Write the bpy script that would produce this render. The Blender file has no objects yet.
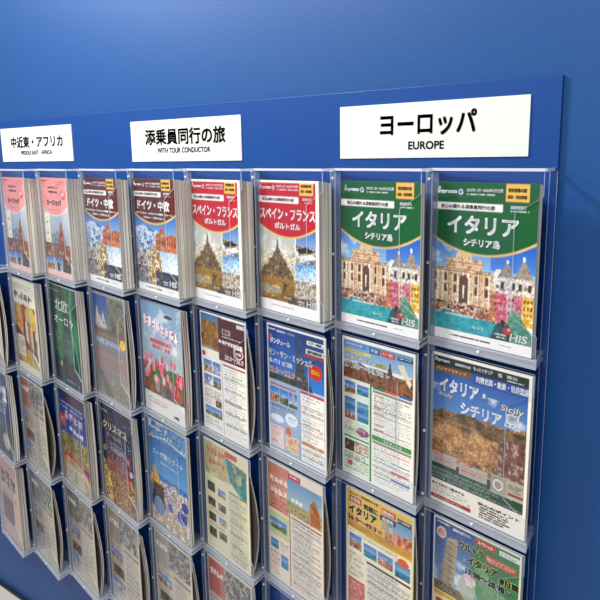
import bpy, math, random
import numpy as np
from mathutils import Matrix, Vector

# ------------------------------------------------------------------ scale
P = 0.222            # width of one brochure column in metres
OZ = 1.285            # height of the first ledge above the floor
ROW = 1.5127 * P     # distance between ledges
DEPTH = 0.3154 * P   # how far the holders stand out
LX, LY = -1.04, -.09                          # left edge of a pocket front; its right edge is at (0, -.3154)
ANG = -math.atan2(.2254, 1.04); TX, TY = math.cos(ANG), math.sin(ANG)
def W(x, y, z): return (x * P, y * P, z * P + OZ)

scene = bpy.context.scene
C = scene.collection

# ------------------------------------------------------------------ camera
yaw, pit, rol = -0.6862, -0.1984, -0.0148
fw = Vector((math.sin(yaw) * math.cos(pit), math.cos(yaw) * math.cos(pit), math.sin(pit)))
r = fw.cross(Vector((0, 0, 1))).normalized(); u = r.cross(fw)
r2 = r * math.cos(rol) + u * math.sin(rol); u2 = -r * math.sin(rol) + u * math.cos(rol)
cd = bpy.data.cameras.new('camera'); cam = bpy.data.objects.new('camera', cd); C.objects.link(cam)
m = Matrix.Identity(4)
for k in range(3):
    m[k][0] = r2[k]; m[k][1] = u2[k]; m[k][2] = -fw[k]; m[k][3] = W(1.887, -5.4089, 1.5943)[k]
cam.matrix_world = m
cd.sensor_width = 36; cd.lens = 36 * 710.46 / 600; cd.clip_start = 0.02
scene.camera = cam

# ------------------------------------------------------------------ light
wd = bpy.data.worlds.new('world'); scene.world = wd; wd.use_nodes = True
wd.node_tree.nodes['Background'].inputs[0].default_value = (0.93, 0.96, 1.0, 1)
wd.node_tree.nodes['Background'].inputs[1].default_value = 0.34
def area(name, loc, target, size, power, col=(1, 0.97, 0.92)):
    l = bpy.data.lights.new(name, 'AREA'); l.size = size; l.energy = power; l.color = col
    o = bpy.data.objects.new(name, l); C.objects.link(o); o.location = loc
    o.rotation_euler = (Vector(target) - Vector(loc)).to_track_quat('-Z', 'Y').to_euler()
    return o
area('ceiling_downlight', (-1.3, -0.95, 2.75), (-0.5, 0, 1.5), 0.22, 28)
area('ceiling_downlight', (-2.6, -1.3, 2.75), (-1.7, 0, 1.5), 0.35, 25)
area('ceiling_downlight', (0.3, -2.3, 2.9), (-0.5, 0, 1.0), 0.5, 42)
scene.view_settings.view_transform = 'Standard'
scene.view_settings.look = 'None'
scene.view_settings.exposure = 0.0
scene.view_settings.gamma = 1.0
scene.view_settings.use_curve_mapping = False

# ------------------------------------------------------------------ materials
def lin(c):
    c = np.asarray(c, float)
    return np.where(c <= 0.04045, c / 12.92, ((c + 0.055) / 1.055) ** 2.4)
def hexc(h): return np.array([int(h[i:i + 2], 16) for i in (0, 2, 4)]) / 255.0
def mat(name):
    mt = bpy.data.materials.new(name); mt.use_nodes = True
    return mt, mt.node_tree.nodes, mt.node_tree.links, mt.node_tree.nodes['Principled BSDF']
def plain(name, h, rough=0.5, spec=0.5, metal=0.0):
    mt, n, l, b = mat(name)
    b.inputs['Base Color'].default_value = (*lin(hexc(h)), 1)
    b.inputs['Roughness'].default_value = rough; b.inputs['Metallic'].default_value = metal
    b.inputs['Specular IOR Level'].default_value = spec
    return mt
def bumpy(mt, scale, strength, dist=0.001, detail=2):
    n, l = mt.node_tree.nodes, mt.node_tree.links
    tc = n.new('ShaderNodeTexCoord'); no = n.new('ShaderNodeTexNoise'); bp = n.new('ShaderNodeBump')
    no.inputs['Scale'].default_value = scale; no.inputs['Detail'].default_value = detail
    bp.inputs['Strength'].default_value = strength; bp.inputs['Distance'].default_value = dist
    l.new(tc.outputs['Object'], no.inputs['Vector']); l.new(no.outputs['Fac'], bp.inputs['Height'])
    l.new(bp.outputs['Normal'], n['Principled BSDF'].inputs['Normal'])
    return mt
M_wall = bumpy(plain('blue_wall_paint', '174B8A', 0.42, 0.35), 260, 0.35, 0.0008)
M_board = plain('blue_board_laminate', '08418A', 0.4, 0.4)
M_sign = plain('white_sign_card', 'DDE4DE', 0.35)
M_floor = plain('white_floor', 'E4E0D8', 0.35)
M_base = plain('dark_baseboard', '2A2D33', 0.4)
M_rivet = plain('clear_rivet', 'DDE3EE', 0.2)

def acrylic(name, haze, tint='C9D6F0', rough=0.06, gloss=1.0):
    mt = bpy.data.materials.new(name); mt.use_nodes = True
    n, l = mt.node_tree.nodes, mt.node_tree.links
    n.clear()
    out = n.new('ShaderNodeOutputMaterial')
    tr = n.new('ShaderNodeBsdfTransparent'); tr.inputs[0].default_value = (0.97, 0.98, 1.0, 1)
    df = n.new('ShaderNodeBsdfDiffuse'); df.inputs[0].default_value = (*lin(hexc(tint)), 1)
    gl = n.new('ShaderNodeBsdfGlossy'); gl.inputs['Roughness'].default_value = rough
    lw = n.new('ShaderNodeLayerWeight'); lw.inputs['Blend'].default_value = 0.5
    pw = n.new('ShaderNodeMath'); pw.operation = 'POWER'; pw.inputs[1].default_value = 5
    fr = n.new('ShaderNodeMath'); fr.operation = 'MULTIPLY_ADD'; fr.inputs[1].default_value = 0.96; fr.inputs[2].default_value = 0.04
    l.new(lw.outputs['Facing'], pw.inputs[0]); l.new(pw.outputs[0], fr.inputs[0])
    ts = n.new('ShaderNodeBsdfTranslucent'); ts.inputs[0].default_value = (*lin(hexc(tint)), 1)
    m0 = n.new('ShaderNodeMixShader'); m0.inputs[0].default_value = 0.45
    l.new(df.outputs[0], m0.inputs[1]); l.new(ts.outputs[0], m0.inputs[2])
    m1 = n.new('ShaderNodeMixShader'); m1.inputs[0].default_value = haze
    l.new(tr.outputs[0], m1.inputs[1]); l.new(m0.outputs[0], m1.inputs[2])
    mu = n.new('ShaderNodeMath'); mu.operation = 'MULTIPLY'; mu.inputs[1].default_value = gloss
    l.new(fr.outputs[0], mu.inputs[0])
    m2 = n.new('ShaderNodeMixShader'); l.new(mu.outputs[0], m2.inputs[0])
    l.new(m1.outputs[0], m2.inputs[1]); l.new(gl.outputs[0], m2.inputs[2])
    l.new(m2.outputs[0], out.inputs[0])
    return mt
M_clear = acrylic('clear_acrylic', 0.008, gloss=0.6)
M_edge = acrylic('polished_acrylic_edge', 0.65, 'EEF3FA', 0.1)
M_ledge = acrylic('ledge_acrylic', 0.32, 'E4E9F2', 0.08)
M_rail = acrylic('frosted_rail_acrylic', 0.85, 'F2F5FA', 0.15)
M_strip = acrylic('strip_acrylic', 0.3, 'A7B0C2', 0.12)

M_print, n_, l_, b_ = mat('printed_paper')
at_ = n_.new('ShaderNodeAttribute'); at_.attribute_name = 'print'; at_.attribute_type = 'GEOMETRY'
l_.new(at_.outputs['Color'], b_.inputs['Base Color']); b_.inputs['Roughness'].default_value = 0.38
M_pages, n_, l_, b_ = mat('page_edges')
tc_ = n_.new('ShaderNodeTexCoord'); wv_ = n_.new('ShaderNodeTexNoise'); rp_ = n_.new('ShaderNodeValToRGB')
mp_ = n_.new('ShaderNodeMapping'); mp_.inputs['Scale'].default_value = (3, 900, 3)
l_.new(tc_.outputs['Object'], mp_.inputs[0]); l_.new(mp_.outputs[0], wv_.inputs['Vector'])
wv_.inputs['Scale'].default_value = 1.0; wv_.inputs['Detail'].default_value = 1
l_.new(wv_.outputs['Fac'], rp_.inputs[0]); oi_ = n_.new('ShaderNodeObjectInfo'); mr_ = n_.new('ShaderNodeMapRange'); mr_.inputs['To Min'].default_value = 0.62; mr_.inputs['To Max'].default_value = 1.08
hs_ = n_.new('ShaderNodeHueSaturation'); l_.new(oi_.outputs['Random'], mr_.inputs['Value']); l_.new(mr_.outputs[0], hs_.inputs['Value'])
l_.new(rp_.outputs[0], hs_.inputs['Color']); l_.new(hs_.outputs[0], b_.inputs['Base Color'])
rp_.color_ramp.elements[0].position = 0.35; rp_.color_ramp.elements[0].color = (*lin(hexc('A39C94')), 1)
rp_.color_ramp.elements[1].position = 0.6; rp_.color_ramp.elements[1].color = (*lin(hexc('EFEAE2')), 1)
b_.inputs['Roughness'].default_value = 0.6

# ------------------------------------------------------------------ mesh helpers
class MB:
    def __init__(s): s.v = []; s.f = []; s.m = []
    def pbox(s, a0, a1, y0, y1, z0, z1, mi=0, edge=None):
        """box laid along the slanting front of a pocket: a along the front, y behind it"""
        n0 = len(s.v); s.box(a0, a1, y0, y1, z0, z1, mi, edge); s.slant(n0)
    def slant(s, n0):
        for k in range(n0, len(s.v)):
            x, y, z = s.v[k]; x /= P; y /= P
            s.v[k] = ((LX + x * TX - y * TY) * P, (LY + x * TY + y * TX) * P, z)
    def box(s, x0, x1, y0, y1, z0, z1, mi=0, edge=None):
        """box in rack units; edge = material slot of the faces that are not the largest pair"""
        b = len(s.v)
        for x in (x0, x1):
            for y in (y0, y1):
                for z in (z0, z1): s.v.append(W(x, y, z))
        dims = (x1 - x0, y1 - y0, z1 - z0); thin = dims.index(min(dims))
        for ax, fs in ((0, ((0, 1, 3, 2), (4, 6, 7, 5))), (1, ((0, 4, 5, 1), (2, 3, 7, 6))), (2, ((0, 2, 6, 4), (1, 5, 7, 3)))):
            for q in fs:
                s.f.append([b + k for k in q]); s.m.append(mi if ax == thin or edge is None else edge)
    def prism(s, pts, y0, y1, mi=0, edge=None):
        """outline in x, z (rack units, counter-clockwise seen from the front) pushed from y0 to y1"""
        b = len(s.v); n = len(pts)
        for y in (y0, y1):
            for x, z in pts: s.v.append(W(x, y, z))
        s.f.append([b + k for k in range(n)]); s.m.append(mi)
        s.f.append([b + n + k for k in reversed(range(n))]); s.m.append(mi)
        for k in range(n):
            j = (k + 1) % n
            s.f.append([b + k, b + n + k, b + n + j, b + j]); s.m.append(mi if edge is None else edge)
    def dot(s, x, y, z, rad, h=0.012, n=10):
        b = len(s.v)
        for q, (rr, yy) in enumerate(((rad, y), (rad, y - h * .6), (rad * .55, y - h))):
            for k in range(n):
                a = 2 * math.pi * k / n; s.v.append(W(x + rr * math.cos(a), yy, z + rr * math.sin(a)))
        for q in range(2):
            for k in range(n):
                j = (k + 1) % n
                s.f.append([b + q * n + k, b + q * n + j, b + (q + 1) * n + j, b + (q + 1) * n + k]); s.m.append(0)
        s.f.append([b + 2 * n + k for k in range(n)]); s.m.append(0)
        s.f.append([b + k for k in reversed(range(n))]); s.m.append(0)
    def build(s, name, mats, parent=None, origin=None, bevel=0):
        o0 = Vector(origin) if origin is not None else Vector((0, 0, 0))
        me = bpy.data.meshes.new(name)
        me.from_pydata([tuple(Vector(v) - o0) for v in s.v], [], s.f)
        for mm in mats: me.materials.append(mm)
        me.polygons.foreach_set('material_index', s.m); me.update()
        o = bpy.data.objects.new(name, me); C.objects.link(o)
        if parent is not None: o.parent = parent
        else: o.location = o0
        if bevel:
            bv = o.modifiers.new('bevel', 'BEVEL'); bv.width = bevel; bv.segments = 2; bv.limit_method = 'ANGLE'
        return o
def tag(o, label=None, cat=None, group=None, kind=None):
    for k, v in (('label', label), ('category', cat), ('group', group), ('kind', kind)):
        if v: o[k] = v
    return o
def empty(name, loc):
    o = bpy.data.objects.new(name, None); C.objects.link(o); o.location = loc; o.empty_display_size = 0.02
    return o

# ------------------------------------------------------------------ lettering
_tc = {}
def glyphs(s, bold=0.0):
    """outline text turned into triangles, scaled to its own 0..1 box"""
    k = (s, bold)
    if k in _tc: return _tc[k]
    cu = bpy.data.curves.new('lettering', 'FONT'); cu.body = s; cu.resolution_u = 3
    o = bpy.data.objects.new('lettering', cu); C.objects.link(o)
    bpy.context.view_layer.update()
    me = o.evaluated_get(bpy.context.evaluated_depsgraph_get()).to_mesh()
    n = len(me.vertices); v = np.zeros(n * 3); me.vertices.foreach_get('co', v); v = v.reshape(-1, 3)[:, :2]
    f = [list(p.vertices) for p in me.polygons]
    if n == 0: raise RuntimeError('no outline for ' + s)
    if bold > 0:                     # heavier strokes: the outline repeated with small shifts
        dirs = [(1, 1), (1, -1), (-1, 1), (-1, -1)] if bold < .04 else [(1, 0), (.7, .7), (0, 1), (-.7, .7), (-1, 0), (-.7, -.7), (0, -1), (.7, -.7)]
        f = [[e + k * n for e in q] for k in range(len(dirs)) for q in f]
        v = np.vstack([v + np.array(d_) * bold for d_ in dirs])
    lo, hi = v.min(0), v.max(0); asp = (hi[0] - lo[0]) / max(hi[1] - lo[1], 1e-6)
    v = (v - lo) / np.maximum(hi - lo, 1e-6)
    o.evaluated_get(bpy.context.evaluated_depsgraph_get()).to_mesh_clear()
    bpy.data.objects.remove(o); bpy.data.curves.remove(cu)
    _tc[k] = (v, f, asp); return _tc[k]
# ------------------------------------------------------------------ printed covers
def hx(h): return lin(hexc(h))
class Art:
    """a printed sheet: u runs 0..1 left to right, v runs 0..1 top to bottom"""
    def __init__(s, base, w=84, h=120, seed=1):
        s.w, s.h = w, h; s.rng = np.random.default_rng(seed)
        s.V, s.U = np.meshgrid(np.linspace(0, 1, h), np.linspace(0, 1, w), indexing='ij')
        s.a = np.zeros((h, w, 3)) + hx(base); s.t = []
    def noise(s, fu, fv, octv=3):
        out = np.zeros((s.h, s.w)); amp = 1; tot = 0
        for o in range(octv):
            gu, gv = int(fu * 2 ** o) + 2, int(fv * 2 ** o) + 2
            g = s.rng.random((gv, gu)); x = s.U * (gu - 1.001); y = s.V * (gv - 1.001)
            xi, yi = x.astype(int), y.astype(int); xf, yf = x - xi, y - yi
            xf = xf * xf * (3 - 2 * xf); yf = yf * yf * (3 - 2 * yf)
            out += amp * ((g[yi, xi] * (1 - xf) + g[yi, xi + 1] * xf) * (1 - yf) + (g[yi + 1, xi] * (1 - xf) + g[yi + 1, xi + 1] * xf) * yf)
            tot += amp; amp *= .6
        return out / tot
    def put(s, mask, col, al=1.0):
        col = hx(col) if isinstance(col, str) else col
        al = np.asarray(mask, float) * al
        s.a = s.a * (1 - al[..., None]) + col * al[..., None]
    def box(s, u0, v0, u1, v1): return (s.U >= u0) & (s.U <= u1) & (s.V >= v0) & (s.V <= v1)
    def rect(s, u0, v0, u1, v1, col, al=1.0): s.put(s.box(u0, v0, u1, v1), col, al)
    def ell(s, cu, cv, ru, rv): return ((s.U - cu) / ru) ** 2 + ((s.V - cv) / rv) ** 2 <= 1
    def oval(s, cu, cv, ru, rv, col, al=1.0): s.put(s.ell(cu, cv, ru, rv), col, al)
    def poly(s, pts):
        ins = np.zeros(s.U.shape, bool); n = len(pts)
        for i in range(n):
            (x0, y0), (x1, y1) = pts[i], pts[(i + 1) % n]
            if y0 == y1: continue
            ins ^= ((s.V > min(y0, y1)) & (s.V <= max(y0, y1))) & (s.U < x0 + (s.V - y0) * (x1 - x0) / (y1 - y0))
        return ins
    def shape(s, pts, col, al=1.0): s.put(s.poly(pts), col, al)
    def grad(s, u0, v0, u1, v1, c0, c1):
        t = np.clip((s.V - v0) / (v1 - v0), 0, 1)[..., None]
        s.put(s.box(u0, v0, u1, v1), hx(c0) * (1 - t) + hx(c1) * t)
    def mottle(s, mask, cols, fu=20, fv=28, octv=3, al=1.0):
        n = s.noise(fu, fv, octv); lo, hi = np.percentile(n, 4), np.percentile(n, 96)
        x = np.clip((n - lo) / (hi - lo), 0, .999) * (len(cols) - 1); i = x.astype(int); f = (x - i)[..., None]
        cc = np.array([hx(c) for c in cols]); cc = np.vstack([cc, cc[-1:]])
        s.put(mask, cc[i] * (1 - f) + cc[i + 1] * f, al)
    def grain(s, mask, amp=.5, fu=None):
        """small printed detail: brightness scatter cell by cell"""
        n = s.rng.random(s.U.shape) * .6 + s.noise(s.w * .45, s.h * .45, 1) * .7 - .65
        s.a = np.where(mask[..., None], np.clip(s.a * np.exp(2.2 * amp * n)[..., None], 0, .95), s.a)
    def clouds(s, u0, v0, u1, v1, thr=.5, al=.9):
        n = s.noise(5, 9, 4); s.put(s.box(u0, v0, u1, v1), 'F4F4F2', np.clip((n - thr) * 6, 0, 1) * al)
    def windows(s, u0, v0, u1, v1, du, dv, col='5A4030', wu=.4, wv=.5):
        for u in np.arange(u0, u1 - du * .4, du):
            for v in np.arange(v0, v1 - dv * .4, dv): s.rect(u, v, u + du * wu, v + dv * wv, col, .85)
    def lines(s, u0, v0, u1, v1, n, col='4A4744', al=.7, dens=.7, thick=.42):
        """rows of print too small to read"""
        for k in range(n):
            va = v0 + (v1 - v0) * (k + .25) / n; vb = va + (v1 - v0) / n * thick
            end = u0 + (u1 - u0) * (1 - .35 * s.rng.random() * (s.rng.random() < .5))
            ch = s.rng.random(s.w) < dens
            s.put(s.box(u0, va, end, vb) & ch[None, :], col, al)
    def text(s, str_, u0, v0, u1, v1, col='FFFFFF', bold=0.01, halo=None, halow=.05, slope=0.0, slant=0.0):
        if halo: s.t.append((str_, (u0, v0, u1, v1), halo, bold * 1.7 + halow, slope, slant, 1))
        s.t.append((str_, (u0, v0, u1, v1), col, bold * 1.7, slope, slant, 2))
    def scrib(s, u0, v0, u1, v1, n, col, slope=0.0):
        """large lettering the photograph leaves unreadable: broken strokes in n glyph cells"""
        for k in range(n):
            a0 = u0 + (u1 - u0) * k / n; a1 = a0 + (u1 - u0) / n * .82; dv = slope * (a0 - u0); hh = v1 - v0
            for _ in range(3):
                x = a0 + (a1 - a0) * s.rng.random() * .8; y = v0 + dv + hh * s.rng.random() * .75
                s.rect(x, v0 + dv + hh * .1 * s.rng.random(), x + max(.018, (a1 - a0) * .16), v0 + dv + hh * (.6 + .4 * s.rng.random()), col)
                s.rect(a0, y, a1, y + max(.012, hh * .13), col)
    def photo(s, u0, v0, u1, v1, kind='town'):
        b = s.box(u0, v0, u1, v1); h = v1 - v0; w = u1 - u0
        s.grad(u0, v0, u1, v1, '3F78BE', 'BFD6EA')
        n = s.noise(9, 3, 2)
        if kind == 'town': s.mottle(b & (s.V > v0 + h * (.35 + .3 * n)), ['5A3A2C', 'C08A62', '9A5B40', 'E3CDAE'], 34, 44)
        if kind == 'hill': s.mottle(b & (s.V > v0 + h * (.35 + .35 * n)), ['2F4A2A', '7C8A50', '50684A', 'B2A98A'], 22, 30)
        if kind == 'snow': s.mottle(b & (s.V > v0 + h * (.15 + .6 * n)), ['E8EEF4', '54708F', 'C7D4E2', '6C7480'], 18, 26)
        if kind == 'sea': s.mottle(b & (s.V > v0 + h * .5), ['1E6F93', '3EA3B8', '1B4F7C'], 8, 40)
        if kind == 'dark': s.mottle(b, ['26221F', '6E5B49', '3A332F', 'A48C6E'], 22, 30)
        if kind != 'sea': s.grain(b & (s.V > v0 + h * .3), .6)
        if kind == 'tower':
            s.put(b & (abs(s.U - (u0 + w * .5)) < w * (.08 + .12 * (s.V - v0) / h)), 'C9B79B')
            s.mottle(b & (s.V > v0 + h * .75), ['3F5A35', '8A8D63'], 20, 30)
    def panel(s, u0, v0, u1, v1, head='B03A34', n=8, bg='F5F1E8'):
        """an itinerary table: coloured head, ruled rows of small print"""
        s.rect(u0, v0, u1, v1, bg); s.rect(u0, v0, u1, v0 + .018, head)
        for k in range(1, n):
            v = v0 + .018 + (v1 - v0 - .018) * k / n
            s.rect(u0, v, u1, v + .004, head if k % 3 == 0 else '9A958C', .8)
        s.lines(u0 + .02, v0 + .025, u1 - .02, v1, n * 2, '5B5650', .55)
    def stretch(s, k, v1=.36, v2=.925, w2=.935):
        """make the head k times taller and squeeze the picture below it"""
        f = lambda v: v * k if v <= v1 else (v1 * k + (v - v1) * (w2 - v1 * k) / (v2 - v1) if v <= v2 else w2 + (v - v2) * (1 - w2) / (1 - v2))
        old = np.linspace(0, 1, s.h); new = np.array([f(v) for v in old])
        src = np.interp(np.linspace(0, 1, s.h), new, old) * (s.h - 1)
        i = np.clip(src.astype(int), 0, s.h - 2); f_ = (src - i)[:, None, None]; s.a = s.a[i] * (1 - f_) + s.a[i + 1] * f_
        s.t = [(t[0], (t[1][0], f(t[1][1]), t[1][2], f(t[1][3])), *t[2:]) for t in s.t]
        return s
    def mesh(s, name, wu, hu, prof):
        """prof(t, s) gives depth (rack units) at height t (0 bottom .. 1 top); the sheet is wu x hu rack units"""
        N = s.w * s.h
        vs = [np.stack([s.U.ravel() * wu, np.zeros(N), (1 - s.V.ravel()) * hu], 1)]; cols = [np.clip(s.a, 0, 1).reshape(-1, 3) ** 1.18]
        ii = np.arange(N).reshape(s.h, s.w)
        q = np.stack([ii[1:, :-1], ii[1:, 1:], ii[:-1, 1:], ii[:-1, :-1]], -1).reshape(-1, 4)
        loops = [q.ravel()]; sizes = [np.full(len(q), 4)]; base = N
        for st, (u0, v0, u1, v1), col, bold, slope, slant, layer in s.t:
            g, f, _ = glyphs(st, bold)
            if layer == 1:                       # halo keeps its glyphs aligned with the lettering it surrounds
                du, dv = (u1 - u0) * .006, (v1 - v0) * .05; u0, u1, v0, v1 = u0 - du, u1 + du, v0 - dv, v1 + dv
            gu = u0 + g[:, 0] * (u1 - u0) + slant * g[:, 1] * (v1 - v0)
            gv = v1 - g[:, 1] * (v1 - v0) + slope * (gu - u0)
            vs.append(np.stack([gu * wu, np.full(len(g), -.0016 * layer), (1 - gv) * hu], 1))
            cols.append(np.tile(hx(col), (len(g), 1)))
            for t in f: loops.append(np.array(t) + base); sizes.append([len(t)])
            base += len(g)
        v = np.vstack(vs); v[:, 1] += prof(v[:, 2] / hu, v[:, 0] / wu); v *= P
        me = bpy.data.meshes.new(name); L = np.concatenate(loops).astype(np.int32); S = np.concatenate(sizes).astype(np.int32)
        me.vertices.add(len(v)); me.vertices.foreach_set('co', v.ravel())
        me.loops.add(len(L)); me.loops.foreach_set('vertex_index', L)
        me.polygons.add(len(S)); me.polygons.foreach_set('loop_start', np.concatenate([[0], np.cumsum(S)[:-1]]).astype(np.int32))
        me.polygons.foreach_set('loop_total', S)
        me.update(calc_edges=True); me.validate()
        ca = me.color_attributes.new('print', 'FLOAT_COLOR', 'POINT')
        cc = np.concatenate([np.vstack(cols), np.ones((len(v), 1))], 1).astype(np.float32)
        ca.data.foreach_set('color', cc.ravel())
        me.materials.append(M_print)
        return me

def series_head(a, col, w_title=1.0):
    """the head all the top-row brochures share"""
    a.rect(0, 0, 1, .29, col)
    dip = .275 + .085 * (1 - ((a.U - .5) / .5) ** 2)
    a.put(a.V > .2, col, np.clip((dip - a.V) * a.h + .5, 0, 1)); a.put(a.V > .2, 'E8C878', np.clip(1.5 - abs(a.V - dip - .005) * a.h * .9, 0, 1))
    a.text('✦', .055, .018, .085, .04)
    a.text('impresso', .05, .035, .25, .062, slant=.15, bold=.02)
    a.oval(.285, .048, .022, .014, 'E9EEF4'); a.oval(.285, .048, .014, .009, '2B6CB0')
    a.text('2025年11月～2026年3月出発', .345, .028, .69, .046, bold=.012)
    a.lines(.35, .052, .69, .066, 1, 'FFFFFF', .8)
    a.rect(.71, .005, .92, .088, 'F0C35E')
    a.text('東京発着の旅', .735, .022, .895, .042, '3C2A10', .02); a.text('成田・羽田発着', .73, .055, .9, .073, '3C2A10', .02)
    a.rect(.0, .102, .69, .142, 'F7F1EA')
    a.text('安心の頼れる添乗員同行の旅', .09, .111, .62, .133, '35302C', .012)
    a.text('添乗員同行', .76, .105, .9, .122, bold=.015); a.lines(.76, .127, .92, .14, 1, 'FFFFFF', .7)
def series_foot(a, v=.925):
    a.rect(0, v, 1, 1, 'F8F4EE')
    a.lines(.22, v + .028, .62, v + .04, 1, '2F2A28', .95, .85, .9); a.lines(.7, v + .03, .88, v + .038, 1, '77716C', .8)
def his(a, v=.87, u=.8):
    a.text('HIS', u, v - .01, u + .155, v + .042, slant=.2, bold=.016); a.text('心躍る旅を', u - .14, v + .004, u - .03, v + .02, bold=.02); a.text('届ける。', u - .12, v + .025, u - .03, v + .04, bold=.02)
    a.text('もっと', u - .36, v - .01, u - .24, v + .015, bold=.03)

def italy():
    a = Art('F8F4EE', 132, 190, 5)
    a.grad(0, .28, 1, .5, '3F86D2', 'A9CDEC'); a.clouds(0, .3, .6, .5, .5)
    st = ['F2DFC0', 'D9B98E', 'B98D66', 'EBCFA5']
    # fountain palace
    a.mottle(a.box(0, .475, .66, .74), ['CF9E72', 'F2D6B0', 'A8744C'], 36, 48)
    a.mottle(a.box(.16, .4, .52, .5), ['CF9E72', 'F2D6B0', 'A8744C'], 36, 48)
    a.mottle(a.poly([(.25, .4), (.27, .36), (.31, .345), (.34, .335), (.37, .345), (.41, .36), (.43, .4)]), ['D8B68C', 'F0DDBB', 'A88660'], 40, 50)
    for k in range(6): a.rect(.24 + k * .035, .385, .252 + k * .035, .4, 'B08A60')
    for v in (.425, .475, .487): a.rect(.14 if v < .45 else 0, v, .54 if v < .45 else .66, v + .006, '9C7550')
    for u0 in list(np.arange(.015, .66, .052)): a.rect(u0, .495, u0 + .011, .72, 'FBF0DA'); a.rect(u0 + .011, .495, u0 + .016, .72, 'A98561')
    for u0 in np.arange(.035, .66, .104):
        for v0 in (.52, .6): a.rect(u0, v0, u0 + .026, v0 + .05, '70452E'); a.oval(u0 + .013, v0, .013, .01, '70452E'); a.rect(u0 - .004, v0 + .052, u0 + .03, v0 + .058, 'FFF4DF')
    a.rect(.27, .53, .41, .72, 'EBD2AC'); a.rect(.295, .55, .385, .72, '6E5040'); a.oval(.34, .55, .045, .035, '6E5040')
    a.rect(.33, .6, .35, .68, 'F3E6D0'); a.oval(.34, .595, .012, .01, 'F3E6D0')
    for u0 in (.275, .39): a.rect(u0, .5, u0 + .014, .72, 'FFF2DC')
    a.mottle(a.box(0, .7, .72, .83) & (a.V > .7 + .03 * a.noise(12, 2, 2)), ['3E2418', 'B8805C', 'F6E2CC', '6E4430', 'A86A48'], 34, 46)
    a.put(a.box(0, .77, .7, .84) & (a.V > .765 + .05 * a.noise(10, 2, 2) + .03 * a.U), '2FA3AC')
    a.mottle(a.box(0, .82, .8, .93), ['2391A0', '4FBBC0', '2B8F9A'], 10, 60)
    a.rect(.16, .8, .45, .812, 'E7F0EE', .8)
    # round-roofed white houses
    a.grad(.6, .3, 1, .46, '2F6CC4', '5C93D8')
    a.shape([(.63, .55), (.74, .55), (.74, .45), (.66, .44), (.63, .47)], 'EDE7E0')
    a.mottle(a.poly([(.66, .5), (.755, .385), (.83, .5)]), ['7B6E66', 'B4A79B', '8F8177'], 40, 60)
    a.mottle(a.poly([(.8, .52), (.9, .36), (1, .5), (1, .54)]), ['7B6E66', 'B4A79B', '8F8177'], 40, 60)
    a.oval(.755, .385, .012, .012, 'F2EFEA'); a.oval(.9, .36, .013, .014, 'F2EFEA')
    a.mottle(a.box(.68, .49, 1, .6), ['E8E0D8', 'B8AEA6', 'F2ECE6', '8E857E'], 26, 34)
    for u0 in (.7, .8, .86, .94): a.rect(u0, .52, u0 + .03, .57, '4A4540')
    # canal street
    for u0, u1, c in ((.6, .68, 'D98A4A'), (.66, .76, 'E0667A'), (.76, .82, 'F0B0B4'), (.82, .9, 'C76E8A'), (.9, 1, 'F2C531')):
        a.rect(u0, .6, u1, .8, c)
        for uu in np.arange(u0 + .015, u1 - .01, .03):
            for vv in (.62, .665, .71): a.rect(uu, vv, uu + .012, vv + .025, '5B3A3E')
    a.mottle(a.box(.6, .6, 1, .8), ['FFFFFF', '5B3A3E', 'D8A0A0'], 30, 36, 2, .25)
    a.shape([(.74, .93), (.8, .7), (.87, .72), (1, .86), (1, .93)], '5F9A86')
    a.mottle(a.poly([(.74, .93), (.8, .7), (.87, .72), (1, .86), (1, .93)]), ['3E7A66', '7FB39C'], 10, 40, 2, .6)
    a.grain(a.box(0, .47, .66, .8), .38); a.grain(a.box(.64, .47, 1, .93), .42)
    a.shape([(.62, .93), (.66, .83), (.73, .78), (.78, .8), (.84, .88), (.8, .93)], '2C3A34', .8)
    a.oval(.775, .85, .035, .022, 'D2382E'); a.oval(.79, .84, .018, .012, 'F2A79A'); a.oval(.73, .8, .02, .022, '3A2A22')
    series_head(a, '0A6838')
    a.text('イタリア', .16, .165, .84, .258, bold=.016); a.text('シチリア島', .33, .28, .68, .322, bold=.02)
    series_foot(a); his(a)
    return a.stretch(1.2)
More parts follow.
